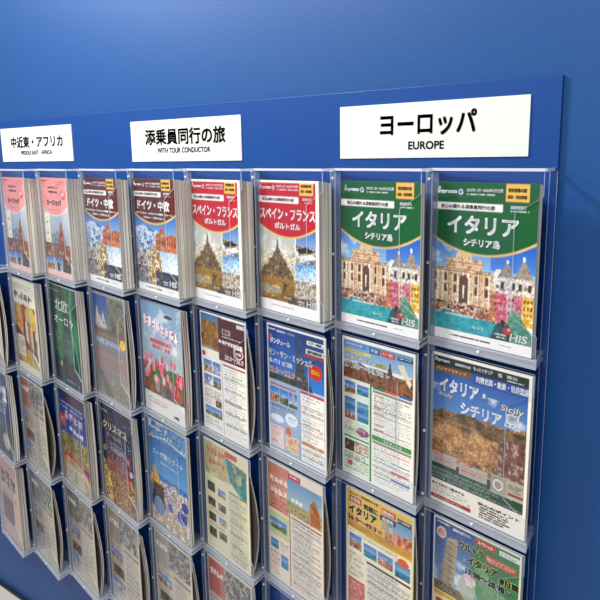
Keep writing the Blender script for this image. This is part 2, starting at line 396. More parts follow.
def spain():
    a = Art('F6F0E4', 120, 172, 8)
    a.grad(0, .28, .63, .72, 'B9C3C6', 'E8D2A8'); a.clouds(0, .3, .62, .6, .5, .5)
    a.mottle(a.poly([(.03, .68), (.1, .61), (.16, .6), (.19, .55), (.24, .54), (.26, .5), (.3, .48), (.315, .45), (.33, .39), (.345, .39), (.36, .46), (.4, .49), (.42, .53), (.47, .55), (.5, .6), (.56, .63), (.6, .68), (.6, .74), (.03, .74)]), ['3C3226', '8C7250', '5A4A38', 'B79A6A'], 30, 40)
    a.grain(a.box(.03, .45, .6, .72), .5); a.rect(.333, .36, .341, .43, '5A4A38')
    a.mottle(a.box(0, .7, .63, .9), ['5C4A26', 'B88E3E', '86682E', 'D6B468'], 8, 18)
    a.put(a.box(0, .7, .4, .84) & (a.V > .7 + .12 * a.noise(6, 3, 2)), 'A8A79A', .7)
    a.shape([(.0, .9), (.3, .86), (.6, .76), (.63, .8), (.63, .9)], '8E6A2A', .8)
    a.photo(.64, .3, 1, .56, 'sea'); a.mottle(a.box(.64, .42, 1, .56), ['E8E6E0', '2F5FA8', 'D8B23A', '40362E'], 24, 34)
    a.shape([(.66, .5), (.9, .47), (.97, .5), (.7, .55)], 'E9E4DA'); a.shape([(.64, .45), (.8, .42), (.95, .45), (.7, .48)], '2C2C34')
    a.grad(.63, .56, 1, .72, '6FA8D8', 'DCE8EE'); a.mottle(a.box(.61, .7, 1, .92), ['5C5048', 'D0C2B0', '8E7868', 'EFE6D8'], 30, 40)
    a.mottle(a.box(.5, .84, 1, .925), ['2E2A2A', '6A5A4A', '443A36'], 20, 30, al=.8)
    a.grain(a.box(0, .4, .62, .9) & (a.V > .5), .35); a.grain(a.box(.6, .42, 1, .92), .7)
    series_head(a, 'C51F33')
    a.text('スペイン・フランス', .05, .178, .95, .25, bold=.016); a.text('ポルトガル', .3, .268, .72, .31, bold=.02)
    series_foot(a, .905); his(a, .855)
    a.put((a.U > .955) | (a.V < .012), 'F8F4EA')
    return a.stretch(1.15)
def germany():
    a = Art('F6F0E4', 104, 150, 11)
    a.grad(0, .28, 1, .5, '2E68B4', '8CB6DE')
    a.mottle((a.U < .62) & (a.V > .36 + .16 * np.abs(a.U - .28) + .04 * a.noise(8, 8, 2)) & (a.V < .66), ['5B7FA8', 'E6EDF4', '7D9AC0', '46617F'], 14, 34)
    a.mottle(a.poly([(.5, .6), (.52, .46), (.6, .45), (.68, .37), (.76, .46), (.9, .44), (1, .46), (1, .6)]), ['8A4A30', 'C97B4E', 'A85E3E', 'E2B086'], 30, 40)
    for k in range(8): a.rect(.56 + k * .055, .5, .575 + k * .055, .54, '54301F')
    a.grad(.62, .6, 1, .8, 'B8D0E4', 'EEF1F2')
    a.mottle(a.box(0, .58, .62, .92) & (a.V > .6 + .05 * a.noise(8, 2, 2)), ['3E4A5C', 'A8907A', 'E5DCCB', '5C6E8A'], 26, 34)
    a.mottle(a.poly([(.34, .92), (.38, .58), (.48, .56), (.62, .66), (.66, .92)]), ['F2E4B8', 'B87A28', '3A2A20', 'E8C258', 'FFFFFF'], 34, 50)
    a.mottle(a.box(.5, .78, 1, .92), ['1F2A3C', '44506A', '2E3A50', '8A7A66'], 20, 34)
    a.mottle(a.box(0, .76, .3, .92), ['2A3448', '5E6C84', 'A8A098'], 20, 34, al=.7)
    a.grain(a.box(0, .5, 1, .92), .4)
    series_head(a, '6B2A22')
    a.text('ドイツ・中欧', .12, .172, .88, .255, bold=.016)
    a.text('フランクフルト・ロマンチック街道・ウィーン', .06, .272, .94, .292, bold=.02); a.text('プラハ・ブダペスト', .26, .305, .76, .327, bold=.02)
    series_foot(a, .92); his(a, .86)
    return a.stretch(1.06)
def pink_europe():
    a = Art('C9CFD6', 84, 120, 13)
    a.grad(0, .3, 1, .8, 'C2CCD6', '8AA0B4')
    a.mottle(a.box(.2, .45, .75, .68) & (a.V > .5 + .1 * a.noise(6, 3, 2)), ['4E6A84', '9FB0BC', '38506A'], 14, 20)
    a.mottle(a.poly([(.52, .8), (.58, .6), (.7, .42), (.82, .58), (.9, .8)]), ['5A3226', '9C5A3C', 'C68A62', '74402E'], 26, 34)
    a.mottle(a.box(0, .66, 1, .84), ['6E2E28', 'B27A5C', '3A2A28', 'D8B49A'], 24, 30)
    a.put(a.ell(.5, .1, .62, .27) & (a.V < .38), 'F2A5A2'); a.rect(0, 0, 1, .13, 'F2A5A2'); a.rect(0, 0, .04, .9, 'F0B8B4')
    a.put(a.ell(.5, .1, .64, .282) & ~a.ell(.5, .1, .62, .27) & (a.V > .2), 'F8DEDA')
    a.oval(.85, .17, .09, .045, 'E2606C'); a.oval(.85, .16, .05, .02, 'F6C6C2')
    a.text('impresso', .08, .02, .3, .04, bold=.02, col='C9566A'); a.lines(.62, .03, .92, .08, 2, 'B8505E', .8)
    a.text('お得に行こう', .32, .085, .68, .105, '6A2A30', .02); a.text('添乗員付の旅', .34, .13, .66, .15, '6A2A30', .02)
    a.text('ヨーロッパ', .24, .215, .78, .275, '6A2226', .02); a.lines(.25, .3, .8, .33, 2, '8A4A4A', .7)
    a.rect(.1, .36, .3, .66, 'F4E8C6'); a.lines(.16, .38, .24, .64, 9, '8A7440', .8, .8)
    for k, c in enumerate(('F6EBC8', 'F6EBC8', 'F6EBC8')): a.oval(.2, .4 + k * .1, .07, .035, 'FFF9E4'); 
    a.lines(.16, .38, .24, .64, 9, '7A6436', .8, .8)
    a.photo(.08, .8, .36, .94, 'town'); a.photo(.38, .8, .64, .94, 'snow'); a.photo(.66, .8, .94, .94, 'dark'); a.rect(.46, .85, .56, .94, '2A3430')
    a.rect(.36, .8, .38, .94, 'F4D8D2'); a.rect(.64, .8, .66, .94, 'F4D8D2')
    a.rect(0, .94, 1, 1, 'F6D2C8'); a.rect(.98, 0, 1, 1, 'F4D8D2')
    return a

def frame(a, col='F4EFE4', t=.025):
    a.put((a.U < t) | (a.U > 1 - t) | (a.V < t * .7) | (a.V > 1 - t * .7), col)
def sicily():
    a = Art('F4EFE4', 132, 190, 21)
    a.grad(0, .02, 1, .42, '1650A4', '6E9CCC'); a.clouds(0, .2, 1, .4, .58, .7)
    a.mottle(a.box(0, .3, 1, .7) & (a.V > .33 + .07 * a.noise(6, 3, 2) - .02 * a.U), ['33241E', 'B0825A', '5E4030', 'D8AE80', '48432C', 'B88458'], 60, 80)
    a.mottle(a.ell(.45, .52, .4, .09), ['C98E50', 'EBC48A', 'A87444'], 40, 50, al=.5)
    a.mottle(a.box(0, .32, 1, .46) & (a.V > .34 + .07 * a.noise(4, 2, 2)), ['2C2C22', '6A5A40', '8E7652'], 16, 26, al=.75); a.mottle(a.box(0, .42, 1, .705), ['2A1C16', 'C88E58', 'E6BE88'], 9, 14, al=.4); a.grain(a.box(0, .38, .72, .705), .5)
    a.mottle(a.box(.72, .42, 1, .74), ['3A2A2C', '8A5E60', '5C4044', 'C0A8A0'], 34, 40, al=.85)
    a.rect(0, .015, 1, .075, '22372E'); a.rect(0, .075, .42, .12, '8A5A22')
    a.text('✦', .045, .025, .07, .04); a.text('impresso', .04, .032, .2, .058, slant=.1, bold=.02)
    a.text('添乗員同行の旅', .26, .038, .42, .055, bold=.015); a.text('もっとイタリア', .45, .03, .64, .055, bold=.015); a.text('宿', .69, .03, .73, .055); a.text('連泊', .77, .03, .87, .05); a.lines(.77, .055, .97, .072, 1, 'FFFFFF', .8)
    a.text('バスでアクティブ', .06, .085, .38, .11, 'F2DDB0', .015)
    a.rect(.45, .075, 1, .14, '1B4C96', .5)
    a.text('内容充実・絶景・世界遺産', .48, .083, .98, .125, bold=.02)
    a.text('イタリア・', .1, .15, .58, .24, bold=.022)
    a.text('シチリア', .33, .275, .74, .35, bold=.02); a.text('島', .77, .25, .93, .345, bold=.008)
    a.text('Sicily', .72, .21, .93, .26, 'E8D49A', 0, slant=.35); a.text('Italy', .1, .245, .24, .28, 'E8D49A', 0, slant=.35)
    a.rect(.0, .705, 1, .845, '2F5242'); a.rect(.03, .655, .3, .735, 'B9B6AC'); a.rect(.33, .67, .62, .75, 'B9B6AC')
    a.rect(.03, .65, .14, .668, 'C23A38'); a.rect(.33, .662, .46, .68, 'C23A38')
    a.text('おすすめ', .04, .652, .13, .665, bold=.02); a.text('特別プラン', .34, .665, .45, .678, bold=.02)
    a.lines(.05, .675, .28, .73, 3, 'C8483E', .8); a.lines(.35, .69, .6, .745, 3, 'C8483E', .8)
    a.rect(.66, .66, .98, .775, 'B4AE9E'); a.rect(.665, .668, .8, .768, 'A39D8E'); a.put(a.ell(.73, .718, .05, .036) & ~a.ell(.73, .718, .035, .025), 'E6E2D6')
    a.lines(.83, .68, .97, .73, 4, '3A342E', .8); a.rect(.83, .74, .97, .752, '9A4A44')
    a.lines(.03, .76, .97, .84, 6, 'C9D6CC', .6)
    a.rect(0, .845, 1, 1, 'F3EBDD'); a.lines(.03, .85, .45, .86, 1, '4A443C', .8)
    a.text('ゆとりの三つ星ホテル', .04, .865, .4, .885, '2F2A26', .02); a.text('安心のポイント', .54, .875, .95, .895, '2F2A26', .02)
    a.lines(.04, .895, .45, .945, 4, '6A645A', .7); a.lines(.55, .9, .86, .98, 5, '37322C', .9, .85)
    a.rect(.03, .952, .47, .978, 'A82A34'); a.lines(.06, .958, .42, .972, 1, 'F4DCD8', .8); a.oval(.45, .935, .012, .009, 'E0A030')
    frame(a); return a
def tour_italy():
    a = Art('F2F1E6', 120, 172, 22)
    a.grad(0, .02, 1, .16, '6E9CC8', 'A9C2D4'); a.mottle(a.box(0, .13, 1, .24) & (a.V > .15 + .05 * a.noise(7, 2, 2)), ['8A5638', 'C08A5A', '5E3C2A', '9A9468'], 30, 40)
    a.mottle(a.box(0, .2, 1, .3), ['6E4630', 'A8704A', '4A4A34'], 24, 30)
    a.rect(.03, .03, .36, .06, '5F8AC0'); a.text('添乗員同行の旅', .05, .035, .3, .054); a.rect(.4, .03, .54, .075, '2A4E96'); a.rect(.56, .03, .74, .075, 'CC4A3A'); a.text('早割', .42, .038, .52, .065); a.text('ツアー限定', .58, .04, .72, .062)
    a.rect(.78, .045, .97, .065, '2A2A2A'); a.lines(.79, .048, .96, .062, 1, 'FFFFFF', .8)
    a.rect(.03, .085, .42, .105, 'E8D84A'); a.lines(.05, .088, .4, .102, 1, '4A4420', .8)
    a.text('周遊イタリア', .05, .115, .45, .155, 'FFFFFF', .03, '3A4A2A', .05); a.text('8日間', .48, .13, .62, .155, 'F4E66A', .03, '3A4A2A', .05)
    a.text('27.98～44.98', .03, .17, .6, .215, 'FFFFFF', .03, '3A2A22', .05); a.text('万円', .62, .19, .68, .21, 'FFFFFF', .03, '3A2A22', .05)
    a.shape([(.78, .1), (.86, .09), (.9, .14), (.96, .2), (.94, .23), (.86, .17), (.82, .14)], 'E6DCC0'); a.oval(.68, .18, .03, .05, '6A4A38'); a.rect(.67, .11, .69, .2, '6A4A38')
    a.rect(.0, .29, .41, .99, 'E6ECD8'); a.rect(.41, .29, .43, .99, '3E8A50')
    for k, (v0, kk) in enumerate(((.31, 'town'), (.43, 'sea'), (.5, 'town'))):
        a.photo(.04, v0, .2, v0 + .09, kk); a.photo(.22, v0 + .01, .39, v0 + .08, 'sea')
    a.lines(.04, .6, .38, .7, 6, '4A5A44', .6); a.rect(.03, .71, .4, .722, '3E8A50'); a.photo(.04, .74, .39, .82, 'dark'); a.mottle(a.box(.18, .745, .38, .815), ['E8D8B8', 'A0785A', 'F0EADA'], 20, 40)
    a.lines(.04, .83, .38, .96, 7, '4A5A44', .7); a.rect(.03, .87, .4, .876, '3E8A50'); a.oval(.12, .91, .04, .02, 'D86A50'); a.mottle(a.ell(.3, .655, .1, .03), ['B84A3A', '7A5E9A', 'E0C0A0'], 20, 30)
    for c, u0 in (('3E8A50', .45), ('D8683A', .62), ('3A6FB0', .8)): a.rect(u0, .295, u0 + .17, .315, c)
    a.panel(.45, .32, .97, .63, '9A948A', 8); a.rect(.44, .635, .97, .67, '4E9A58'); a.text('スケジュール', .6, .642, .85, .662, bold=.02)
    a.panel(.45, .675, .97, .97, '9A948A', 7); a.rect(.76, .32, .766, .63, '5E8AB8')
    for k in range(4): a.rect(.7, .72 + k * .06, .95, .728 + k * .06, ('D8683A', '3A7FC0')[k % 2])
    for k in range(7): a.rect(.47, .35 + k * .04, .6, .356 + k * .04, 'C86058')
    frame(a, 'F4F0E4', .02); return a
def mont():
    a = Art('E8E6E0', 116, 166, 23)
    a.grad(0, 0, 1, .42, '1A3F86', '3E86D4')
    a.mottle(a.poly([(.4, .42), (.5, .33), (.555, .2), (.57, .05), (.58, .05), (.6, .2), (.68, .33), (.78, .4), (.8, .44), (.38, .44)]), ['2A2F38', '5A5A54', '3A3C40', '7A7264'], 30, 40)
    a.rect(.5, .03, 1, .3, '26303C', .35); a.mottle(a.box(0, .38, .5, .45), ['2E3F2A', '566A3A'], 20, 30)
    a.text('impresso', .03, .03, .16, .05, bold=.02); a.text('添乗員同行・フランス', .18, .035, .5, .053, bold=.015)
    a.rect(.7, .05, .97, .08, 'E8E8E4'); a.rect(.68, .11, .97, .15, 'D8D8D4'); a.rect(.66, .155, .97, .175, 'B4342C')
    a.text('ツアー特典', .73, .055, .94, .075, '22262C', .02); a.text('直行便利用', .71, .118, .94, .142, '22262C', .02)
    a.text('ボンジュール', .06, .105, .42, .145, bold=.02); a.oval(.07, .1, .025, .022, 'E06A4A')
    a.text('モン・サン・ミッシェル', .03, .19, .8, .245, bold=.025, halo='13306A', halow=.02); a.text('＆パリ 6日間', .04, .262, .45, .3, bold=.02)
    a.text('22.9～32.9', .02, .325, .5, .375, 'F6D9D4', .03, 'A8302A', .04); a.text('万円', .53, .345, .6, .37, 'F6D9D4', .03, 'A8302A', .04)
    a.oval(.84, .27, .1, .055, 'CF2F22'); a.rect(.75, .225, .93, .31, 'CF2F22'); a.text('燃油込', .77, .25, .91, .285, 'F6D84A', .03)
    a.rect(0, .43, 1, 1, '9FB4CE'); a.rect(0, .43, .56, .99, 'A9BDD6')
    a.rect(.05, .455, .5, .47, 'C8505A'); a.photo(.04, .49, .2, .6, 'town'); a.photo(.21, .49, .37, .6, 'hill'); a.photo(.38, .49, .53, .6, 'tower')
    a.lines(.04, .62, .5, .7, 5, '37506E', .8); a.oval(.42, .7, .11, .05, 'EEF1F4'); a.lines(.36, .68, .5, .72, 3, '6A7A8A', .8); a.oval(.16, .73, .12, .03, 'E8ECEE')
    a.rect(.02, .79, .27, .96, 'F0DCD8'); a.lines(.04, .8, .25, .95, 7, 'B84A4A', .7); a.oval(.36, .8, .05, .035, 'E0782E'); a.mottle(a.box(.3, .83, .54, .96), ['D8A07A', 'F0DCC0', '8A4A3A'], 20, 30)
    a.panel(.59, .44, .97, .97, 'C0504A', 11); a.rect(.6, .82, .96, .845, 'C89058')
    frame(a, 'EEECE8', .02); return a
def brown_flyer():
    a = Art('EFEAE0', 96, 138, 24)
    a.grad(0, 0, .5, .3, '4A7AA8', 'A8A078'); a.mottle(a.box(.02, .07, .42, .28), ['3E4A26', 'B87A2E', '6E6A36', 'D89A48', '8A4A26'], 16, 24)
    a.rect(.42, .02, 1, .36, '5E2430'); a.mottle(a.box(.3, .2, .6, .3), ['5E2430', '8A5040'], 10, 20, al=.5)
    a.rect(.5, .1, .68, .14, 'B8AA8E'); a.scrib(.52, .105, .66, .135, 2, '4A1E22'); a.rect(.82, .03, .97, .06, 'D8D4CC')
    a.lines(.5, .155, .9, .17, 1, 'E8DCD0', .9); a.scrib(.42, .19, .94, .225, 8, 'F0E4E0')
    a.put(a.ell(.84, .26, .1, .045) & ~a.ell(.84, .26, .08, .034), 'E8D8D4'); a.text('7日間', .78, .25, .9, .275, bold=.02); a.text('30.9～36.9', .55, .3, .95, .34, 'F4E4E0', .02)
    a.oval(.06, .35, .04, .022, 'B83A34')
    for k in range(2): a.photo(.05, .4 + k * .12, .24, .49 + k * .12, ('town', 'snow')[k]); a.photo(.26, .4 + k * .12, .44, .49 + k * .12, ('snow', 'hill')[k]); a.rect(.05, .49 + k * .12, .44, .5 + k * .12, 'B04A40')
    a.lines(.05, .64, .44, .7, 4, '5A5A50', .8); a.rect(.05, .705, .44, .715, 'B04A40'); a.photo(.3, .72, .44, .78, 'dark'); a.photo(.05, .79, .44, .87, 'hill'); a.lines(.05, .72, .28, .78, 4, 'A8483E', .7); a.lines(.05, .89, .44, .96, 4, '6A645A', .7)
    a.rect(.47, .37, .475, .98, 'A8968A'); a.panel(.5, .38, .97, .97, 'A8483E', 12)
    frame(a, 'F4F1EA', .02); return a
def tulips():
    a = Art('E6E4E0', 92, 132, 25)
    a.grad(0, 0, 1, .55, '8FAECB', 'BAC9CF'); a.clouds(0, 0, 1, .4, .5, .6)
    a.mottle(a.box(0, .42, 1, .8), ['B8C8C8', '8CA8B4', 'C8CCC0'], 8, 12, al=.6)
    a.mottle(a.box(0, .55, 1, .82), ['3A5A2E', '6E8A4A', '2E4426'], 20, 30)
    rg = np.random.default_rng(4)
    for k in range(46):
        cu, cv = rg.random(), .46 + .3 * rg.random(); sz = .022 + .04 * (cv - .42)
        c = ('E8507A', 'D8305E', 'F08AA0', 'F4C8C8', 'C82A50')[rg.integers(5)]
        a.oval(cu, cv, sz * 1.25, sz * 1.35, c); a.oval(cu - sz * .4, cv - sz * .3, sz * .4, sz * .9, 'F4A8B8', .7)
    for k in range(7): a.oval(.08 + .14 * k, .76 + .03 * (k % 2), .055, .042, ('C84A3A', 'B8683A', 'B8B8B4', '8A8E94', '5A5E66')[k % 5])
    a.mottle(a.box(0, .7, 1, .83), ['4A5A3A', 'A8584A', '6A6A60'], 24, 30, al=.35)
    a.rect(0, .84, 1, 1, 'ECE8E0'); a.lines(.08, .87, .6, .93, 3, 'A8687A', .8); a.text('HIS', .74, .94, .86, .965, '3A3A3A', .03, slant=.2)
    a.scrib(.1, .12, .94, .22, 8, 'C8506A', .12); a.scrib(.09, .115, .93, .215, 8, 'F4F0F4', .12)
    a.lines(.22, .31, .78, .35, 1, 'D84A52', .9, .8, .9); a.lines(.28, .365, .72, .395, 1, 'D84A52', .9, .8, .9)
    a.oval(.7, .09, .1, .015, '4A4A48')
    return a
def castle():
    a = Art('8E9298', 84, 120, 26)  # grey base and lower half: glare off the acrylic painted into the print
    a.grad(0, 0, .55, .35, '3B5C9A', '6E86B0'); a.mottle(a.box(.5, 0, 1, .35), ['6E705E', '8E8E78', '585C50'], 10, 18)
    a.mottle(a.poly([(.1, .34), (.14, .2), (.18, .12), (.22, .2), (.3, .24), (.36, .17), (.42, .25), (.5, .34)]), ['A8A49A', 'D8D4C8', '7A786E'], 24, 40)
    a.rect(0, .32, 1, .42, '7A5248', .6); a.rect(0, .38, 1, .4, 'B89A5A', .7)
    a.scrib(.1, .43, .84, .49, 8, 'B8BCD4')
    a.oval(.9, .42, .07, .045, 'E8CC3A'); a.lines(.85, .4, .95, .44, 3, '6A5A1A', .8)
    a.grad(0, .52, 1, 1, '8A8E92', 'A49C8E'); a.put(a.box(0, .52, 1, .74), 'B4807C', .35); a.lines(.1, .55, .9, .74, 8, 'C8A8A8', .5)
    a.shape([(.12, .72), (.24, .76), (.6, 1), (.3, 1)], '6A6660', .6); a.mottle(a.box(.5, .8, 1, 1), ['A8A08C', '948C7A', 'B8B09C'], 10, 16)
    frame(a, 'B8B6AE', .02); return a
def aurora():
    a = Art('16342E', 84, 120, 27)
    a.grad(0, 0, 1, 1, '1E4E3A', '182448')
    a.put(np.ones_like(a.U, bool), '46A268', np.clip((a.noise(5, 2, 3) - .5) * 3, 0, .6) * (a.V < .75)); a.put(abs(a.U - .84 + .1 * np.sin(a.V * 6)) < .02, '5EC48E', .6 * 1)
    a.put(abs(a.U - .3 - .06 * np.sin(a.V * 9)) < .03, '3E8E5A', .5)
    a.text('北欧', .22, .13, .7, .25, 'F0EEE4', -.005); a.text('オーロラ', .16, .3, .84, .38, 'F0EEE4', 0)
    a.text('HIS impresso', .06, .04, .44, .06, 'D8D8D0', .01); a.lines(.1, .45, .9, .72, 10, '7AA48A', .7); a.mottle(a.box(.1, .56, .6, .68), ['1E4E3A', '7A9A4A'], 16, 20, al=.5)
    a.oval(.42, .79, .1, .05, '15181C'); a.mottle(a.poly([(.3, .8), (.5, .76), (.9, .84), (.95, .95), (.5, .88)]), ['0E1014', '5A4A3A', '22242C'], 30, 30)
    a.oval(.3, .8, .04, .03, 'B8B4A8'); a.lines(.45, .93, .9, .97, 2, 'C8CCD0', .6)
    return a
def illustrated():
    a = Art('EAE2CE', 72, 104, 28)
    a.lines(.1, .05, .9, .1, 2, '4A463E', .9)
    a.scrib(.1, .13, .92, .22, 4, '26324A', .03)
    a.mottle(a.box(.06, .27, .96, .92), ['C89A3A', 'E0C870', '8A5A3A', 'D8B898'], 6, 8)
    a.shape([(.35, .3), (.5, .25), (.6, .35), (.45, .5)], 'B05A5A'); a.oval(.72, .36, .2, .08, 'D8C04A'); a.oval(.35, .48, .13, .06, 'E08A3A')
    for k in range(5): a.rect(.42 + k * .1, .42 + .02 * k, .49 + k * .1, .7 + .02 * k, ('6A2420', 'E6DCC8', 'A83028', 'D8C8A0', '5A3A28')[k])
    a.shape([(0, .5), (.12, .52), (.95, .8), (.95, .86), (.5, .74), (0, .6)], '7A4A42'); a.shape([(.6, .71), (.8, .72), (.95, .83), (.9, .85)], '2E4A8E'); a.shape([(.75, .74), (.95, .84), (.95, .87), (.72, .77)], 'F0ECE4')
    a.rect(.12, .62, .42, .84, 'E8E2D2'); a.lines(.14, .64, .4, .82, 6, '5A5448', .8); a.oval(.6, .8, .16, .06, 'C8A83A')
    return a
def side_flyer():
    a = Art('C9C4C0', 48, 70, 29); a.lines(.1, .1, .9, .5, 8, '6A6A70', .6); a.photo(.1, .55, .9, .75, 'snow'); a.lines(.1, .8, .9, .95, 4, '6A6A70', .6); return a
def ultra_italy():
    a = Art('F1EDE0', 132, 190, 31)
    a.grad(0, 0, .6, .5, '2C5590', '8AA8C8'); a.clouds(0, .2, .6, .5, .55, .7)
    a.shape([(.5, 0), (1, 0), (1, .62), (.6, .5), (.45, .3)], '3E8452'); a.mottle(a.poly([(.5, .22), (.62, .2), (.72, .3), (1, .35), (1, .62), (.5, .5)]), ['7AA880', 'B4C8A4', '4E8A5E'], 10, 12, al=.5)
    a.shape([(.17, .12), (.28, .1), (.3, .12), (.26, .5), (.09, .48)], 'B8A88C')
    for k in range(8): a.shape([(.165 - .012 * k, .14 + .042 * k), (.295 - .008 * k, .145 + .042 * k), (.295 - .008 * k, .152 + .042 * k), (.165 - .012 * k, .147 + .042 * k)], '6E624E')
    for k in range(7):
        for q in range(5): a.rect(.165 - .012 * k + q * .024, .16 + .042 * k, .175 - .012 * k + q * .024, .178 + .042 * k, '857760')
    a.mottle(a.box(0, .45, .6, .53), ['5A4A36', 'A08A64', '3E4A2A'], 24, 40); a.oval(.42, .4, .1, .09, 'B8C4A8', .8); a.mottle(a.ell(.44, .34, .08, .04), ['D8A8B8', 'E8E0D8'], 20, 20)
    a.oval(.1, .1, .06, .04, 'E8DCD0'); a.mottle(a.ell(.1, .1, .045, .03), ['C8503A', 'E8B8A0'], 20, 30)
    a.text('impresso', .05, .02, .2, .04, bold=.02); a.text('添乗員同行ツアー', .24, .03, .46, .05, bold=.02)
    a.rect(.5, .025, .73, .065, 'C8402E'); a.text('スペシャル', .53, .032, .7, .056, bold=.02); a.rect(.77, .03, .98, .062, 'E4E4DC'); a.lines(.78, .036, .97, .058, 2, '2A3A2E', .9)
    a.rect(.62, .1, .95, .15, 'C8402E', .75); a.lines(.63, .105, .94, .145, 3, 'F4C8B8', .9)
    a.text('ウルトラ', .32, .09, .6, .145, '2A4A2A', .03, 'F2E68A', .05); a.text('イタリア', .42, .165, .76, .225, '2A4A2A', .04, 'F2E68A', .05); a.text('8日間', .79, .2, .98, .245, '2A4A2A', .04, 'F2E68A', .05)
    a.text('17.98～28.98', .4, .255, .84, .3, '26302A', .03, 'F4F0E4', .05); a.text('万円', .86, .27, .92, .295, '26302A', .03, 'F4F0E4', .05)
    a.rect(0, .52, .62, .99, 'F0E2B8'); a.rect(0, .525, .6, .56, 'E8C04A'); a.lines(.03, .53, .58, .55, 1, '5A3A1A', .9)
    for k in range(3): a.rect(.05 + .19 * k, .58, .2 + .19 * k, .7, 'C8402E'); a.photo(.055 + .19 * k, .6, .195 + .19 * k, .695, ('sea', 'town', 'hill')[k])
    a.lines(.05, .73, .58, .95, 10, '5A5448', .7); a.panel(.65, .5, .97, .97, '3E8452', 10)
    frame(a, 'E9E4D4', .02); return a
def easy_italy():
    a = Art('EFE6CC', 116, 166, 32)
    a.rect(0, 0, 1, .27, 'E6BE5A'); a.grad(.62, .08, 1, .2, '6F9AC8', 'A8B8C0'); a.mottle(a.box(.6, .15, 1, .26) & (a.V > .15 + .05 * a.noise(8, 2, 2)), ['8A4A32', 'C8785A', 'E0A88A'], 24, 34)
    a.text('impresso・添乗員同行の旅', .06, .025, .5, .045, '4A3A1A', .015)
    a.rect(.06, .055, .25, .105, 'C23A3A'); a.text('お手頃', .08, .065, .23, .095, bold=.02); a.rect(.55, .035, .75, .075, 'D0583E'); a.text('添乗員付', .57, .042, .73, .068, bold=.02); a.rect(.78, .05, .97, .085, '4A4A48'); a.lines(.79, .055, .96, .08, 1, 'FFFFFF', .9)
    a.text('気軽に', .28, .07, .5, .115, '3A3A1E', .03, 'F4E08A', .04); a.rect(.53, .09, .75, .13, '2A3A5A'); a.text('周遊型', .56, .096, .72, .124, bold=.02)
    a.text('イタリア', .05, .12, .48, .19, '1E1E1C', .035, 'F6EDC0', .04); a.text('8日間', .52, .145, .72, .195, 'F8F4E0', .02, '7A5A26', .04)
    a.text('26.9～49.9', .03, .205, .48, .245, 'B02A3A', .03, 'F6E8C8', .04); a.text('万円', .5, .215, .56, .24, 'B02A3A', .02)
    a.shape([(0, .25), (1, .27), (1, .33), (0, .3)], 'D8A42E'); a.mottle(a.box(0, .25, 1, .3), ['D8A42E', 'A8803A'], 8, 30, 2, .6)
    a.rect(0, .31, 1, .33, 'EADCAE'); a.lines(.2, .33, .9, .35, 1, '5A3A1A', .9)
    a.photo(.06, .35, .25, .46, 'town'); a.photo(.28, .37, .48, .47, 'sea'); a.photo(.5, .37, .72, .47, 'town'); a.photo(.74, .37, .96, .48, 'sea'); a.oval(.86, .36, .08, .03, 'D0683A')
    a.lines(.05, .49, .28, .68, 9, '6A5A4A', .7); a.rect(.04, .7, .3, .95, 'C86A5E'); a.lines(.06, .72, .28, .93, 9, 'F0D0C4', .8); a.panel(.33, .5, .97, .97, '5A4A3A', 10, 'E6DFD0')
    frame(a, 'E4D6A8', .02); return a
def orange_flyer():
    a = Art('E9DCCB', 100, 144, 33)
    a.rect(0, 0, .42, .4, 'CF8A74'); a.mottle(a.box(0, .1, .42, .4), ['B8584A', 'E0A890', 'CF8A74'], 30, 50); a.rect(.4, .03, .62, .08, 'C24A3A'); a.lines(.44, .04, .58, .07, 1, 'F4E0D8', .9)
    a.grad(.38, .08, 1, .3, '6F9CC0', 'B8C8C8'); a.mottle(a.box(.38, .2, 1, .36) & (a.V > .2 + .1 * a.noise(6, 2, 2)), ['8A7A4A', 'C8B87A', '5A7A6A'], 18, 24); a.mottle(a.poly([(.74, .36), (.78, .2), (.86, .14), (.94, .22), (.96, .36)]), ['9A5A2E', 'C88A4A'], 20, 20)
    a.scrib(.06, .12, .4, .17, 4, 'F6E0D4'); a.scrib(.06, .21, .38, .26, 4, 'F6E0D4'); a.scrib(.46, .22, .66, .26, 3, 'F4F0DC')
    a.lines(.03, .3, .4, .4, 4, 'A83A34', .7); a.rect(0, .42, .4, .62, 'C8CFA0'); a.photo(.04, .48, .36, .57, 'hill'); a.photo(.05, .66, .2, .74, 'sea'); a.photo(.24, .76, .38, .87, 'sea'); a.lines(.22, .65, .4, .74, 4, 'A86A5A', .7); a.lines(.04, .76, .22, .96, 8, 'A86A5A', .7)
    a.rect(.41, .38, .43, .98, 'A8604A'); a.panel(.45, .38, .97, .97, '8A6A5A', 12, 'E2D9CC')
    frame(a, 'EADFD0', .02); return a
def cream_flyer():
    a = Art('DED8B8', 92, 132, 34)
    a.mottle(a.box(0, 0, .6, .3), ['C8C49A', 'B4A67A', 'D8CFA4'], 16, 20); a.scrib(.08, .06, .5, .12, 5, 'C86A50'); a.scrib(.1, .16, .5, .21, 4, 'B87A50'); a.lines(.05, .25, .6, .32, 3, 'B86A50', .7)
    a.rect(.5, .03, .76, .07, 'C85A4A'); a.mottle(a.poly([(.5, .08), (.96, .12), (.96, .4), (.6, .28)]), ['2E6A84', '5A9AAE', '3E7A6A', 'B8B48A'], 8, 12)
    for k in range(4): a.photo(.06, .38 + k * .14, .24, .46 + k * .14, 'dark'); a.photo(.3, .4 + k * .13, .48, .47 + k * .13, ('town', 'dark')[k % 2]); a.lines(.06, .47 + k * .14, .46, .5 + k * .14, 2, '6A6A50', .7)
    a.rect(.53, .34, .535, .98, '5E8A5A'); a.panel(.56, .36, .95, .97, '7A8A6A', 12, 'D8D4B4')
    frame(a, 'F0EDD8', .02); return a
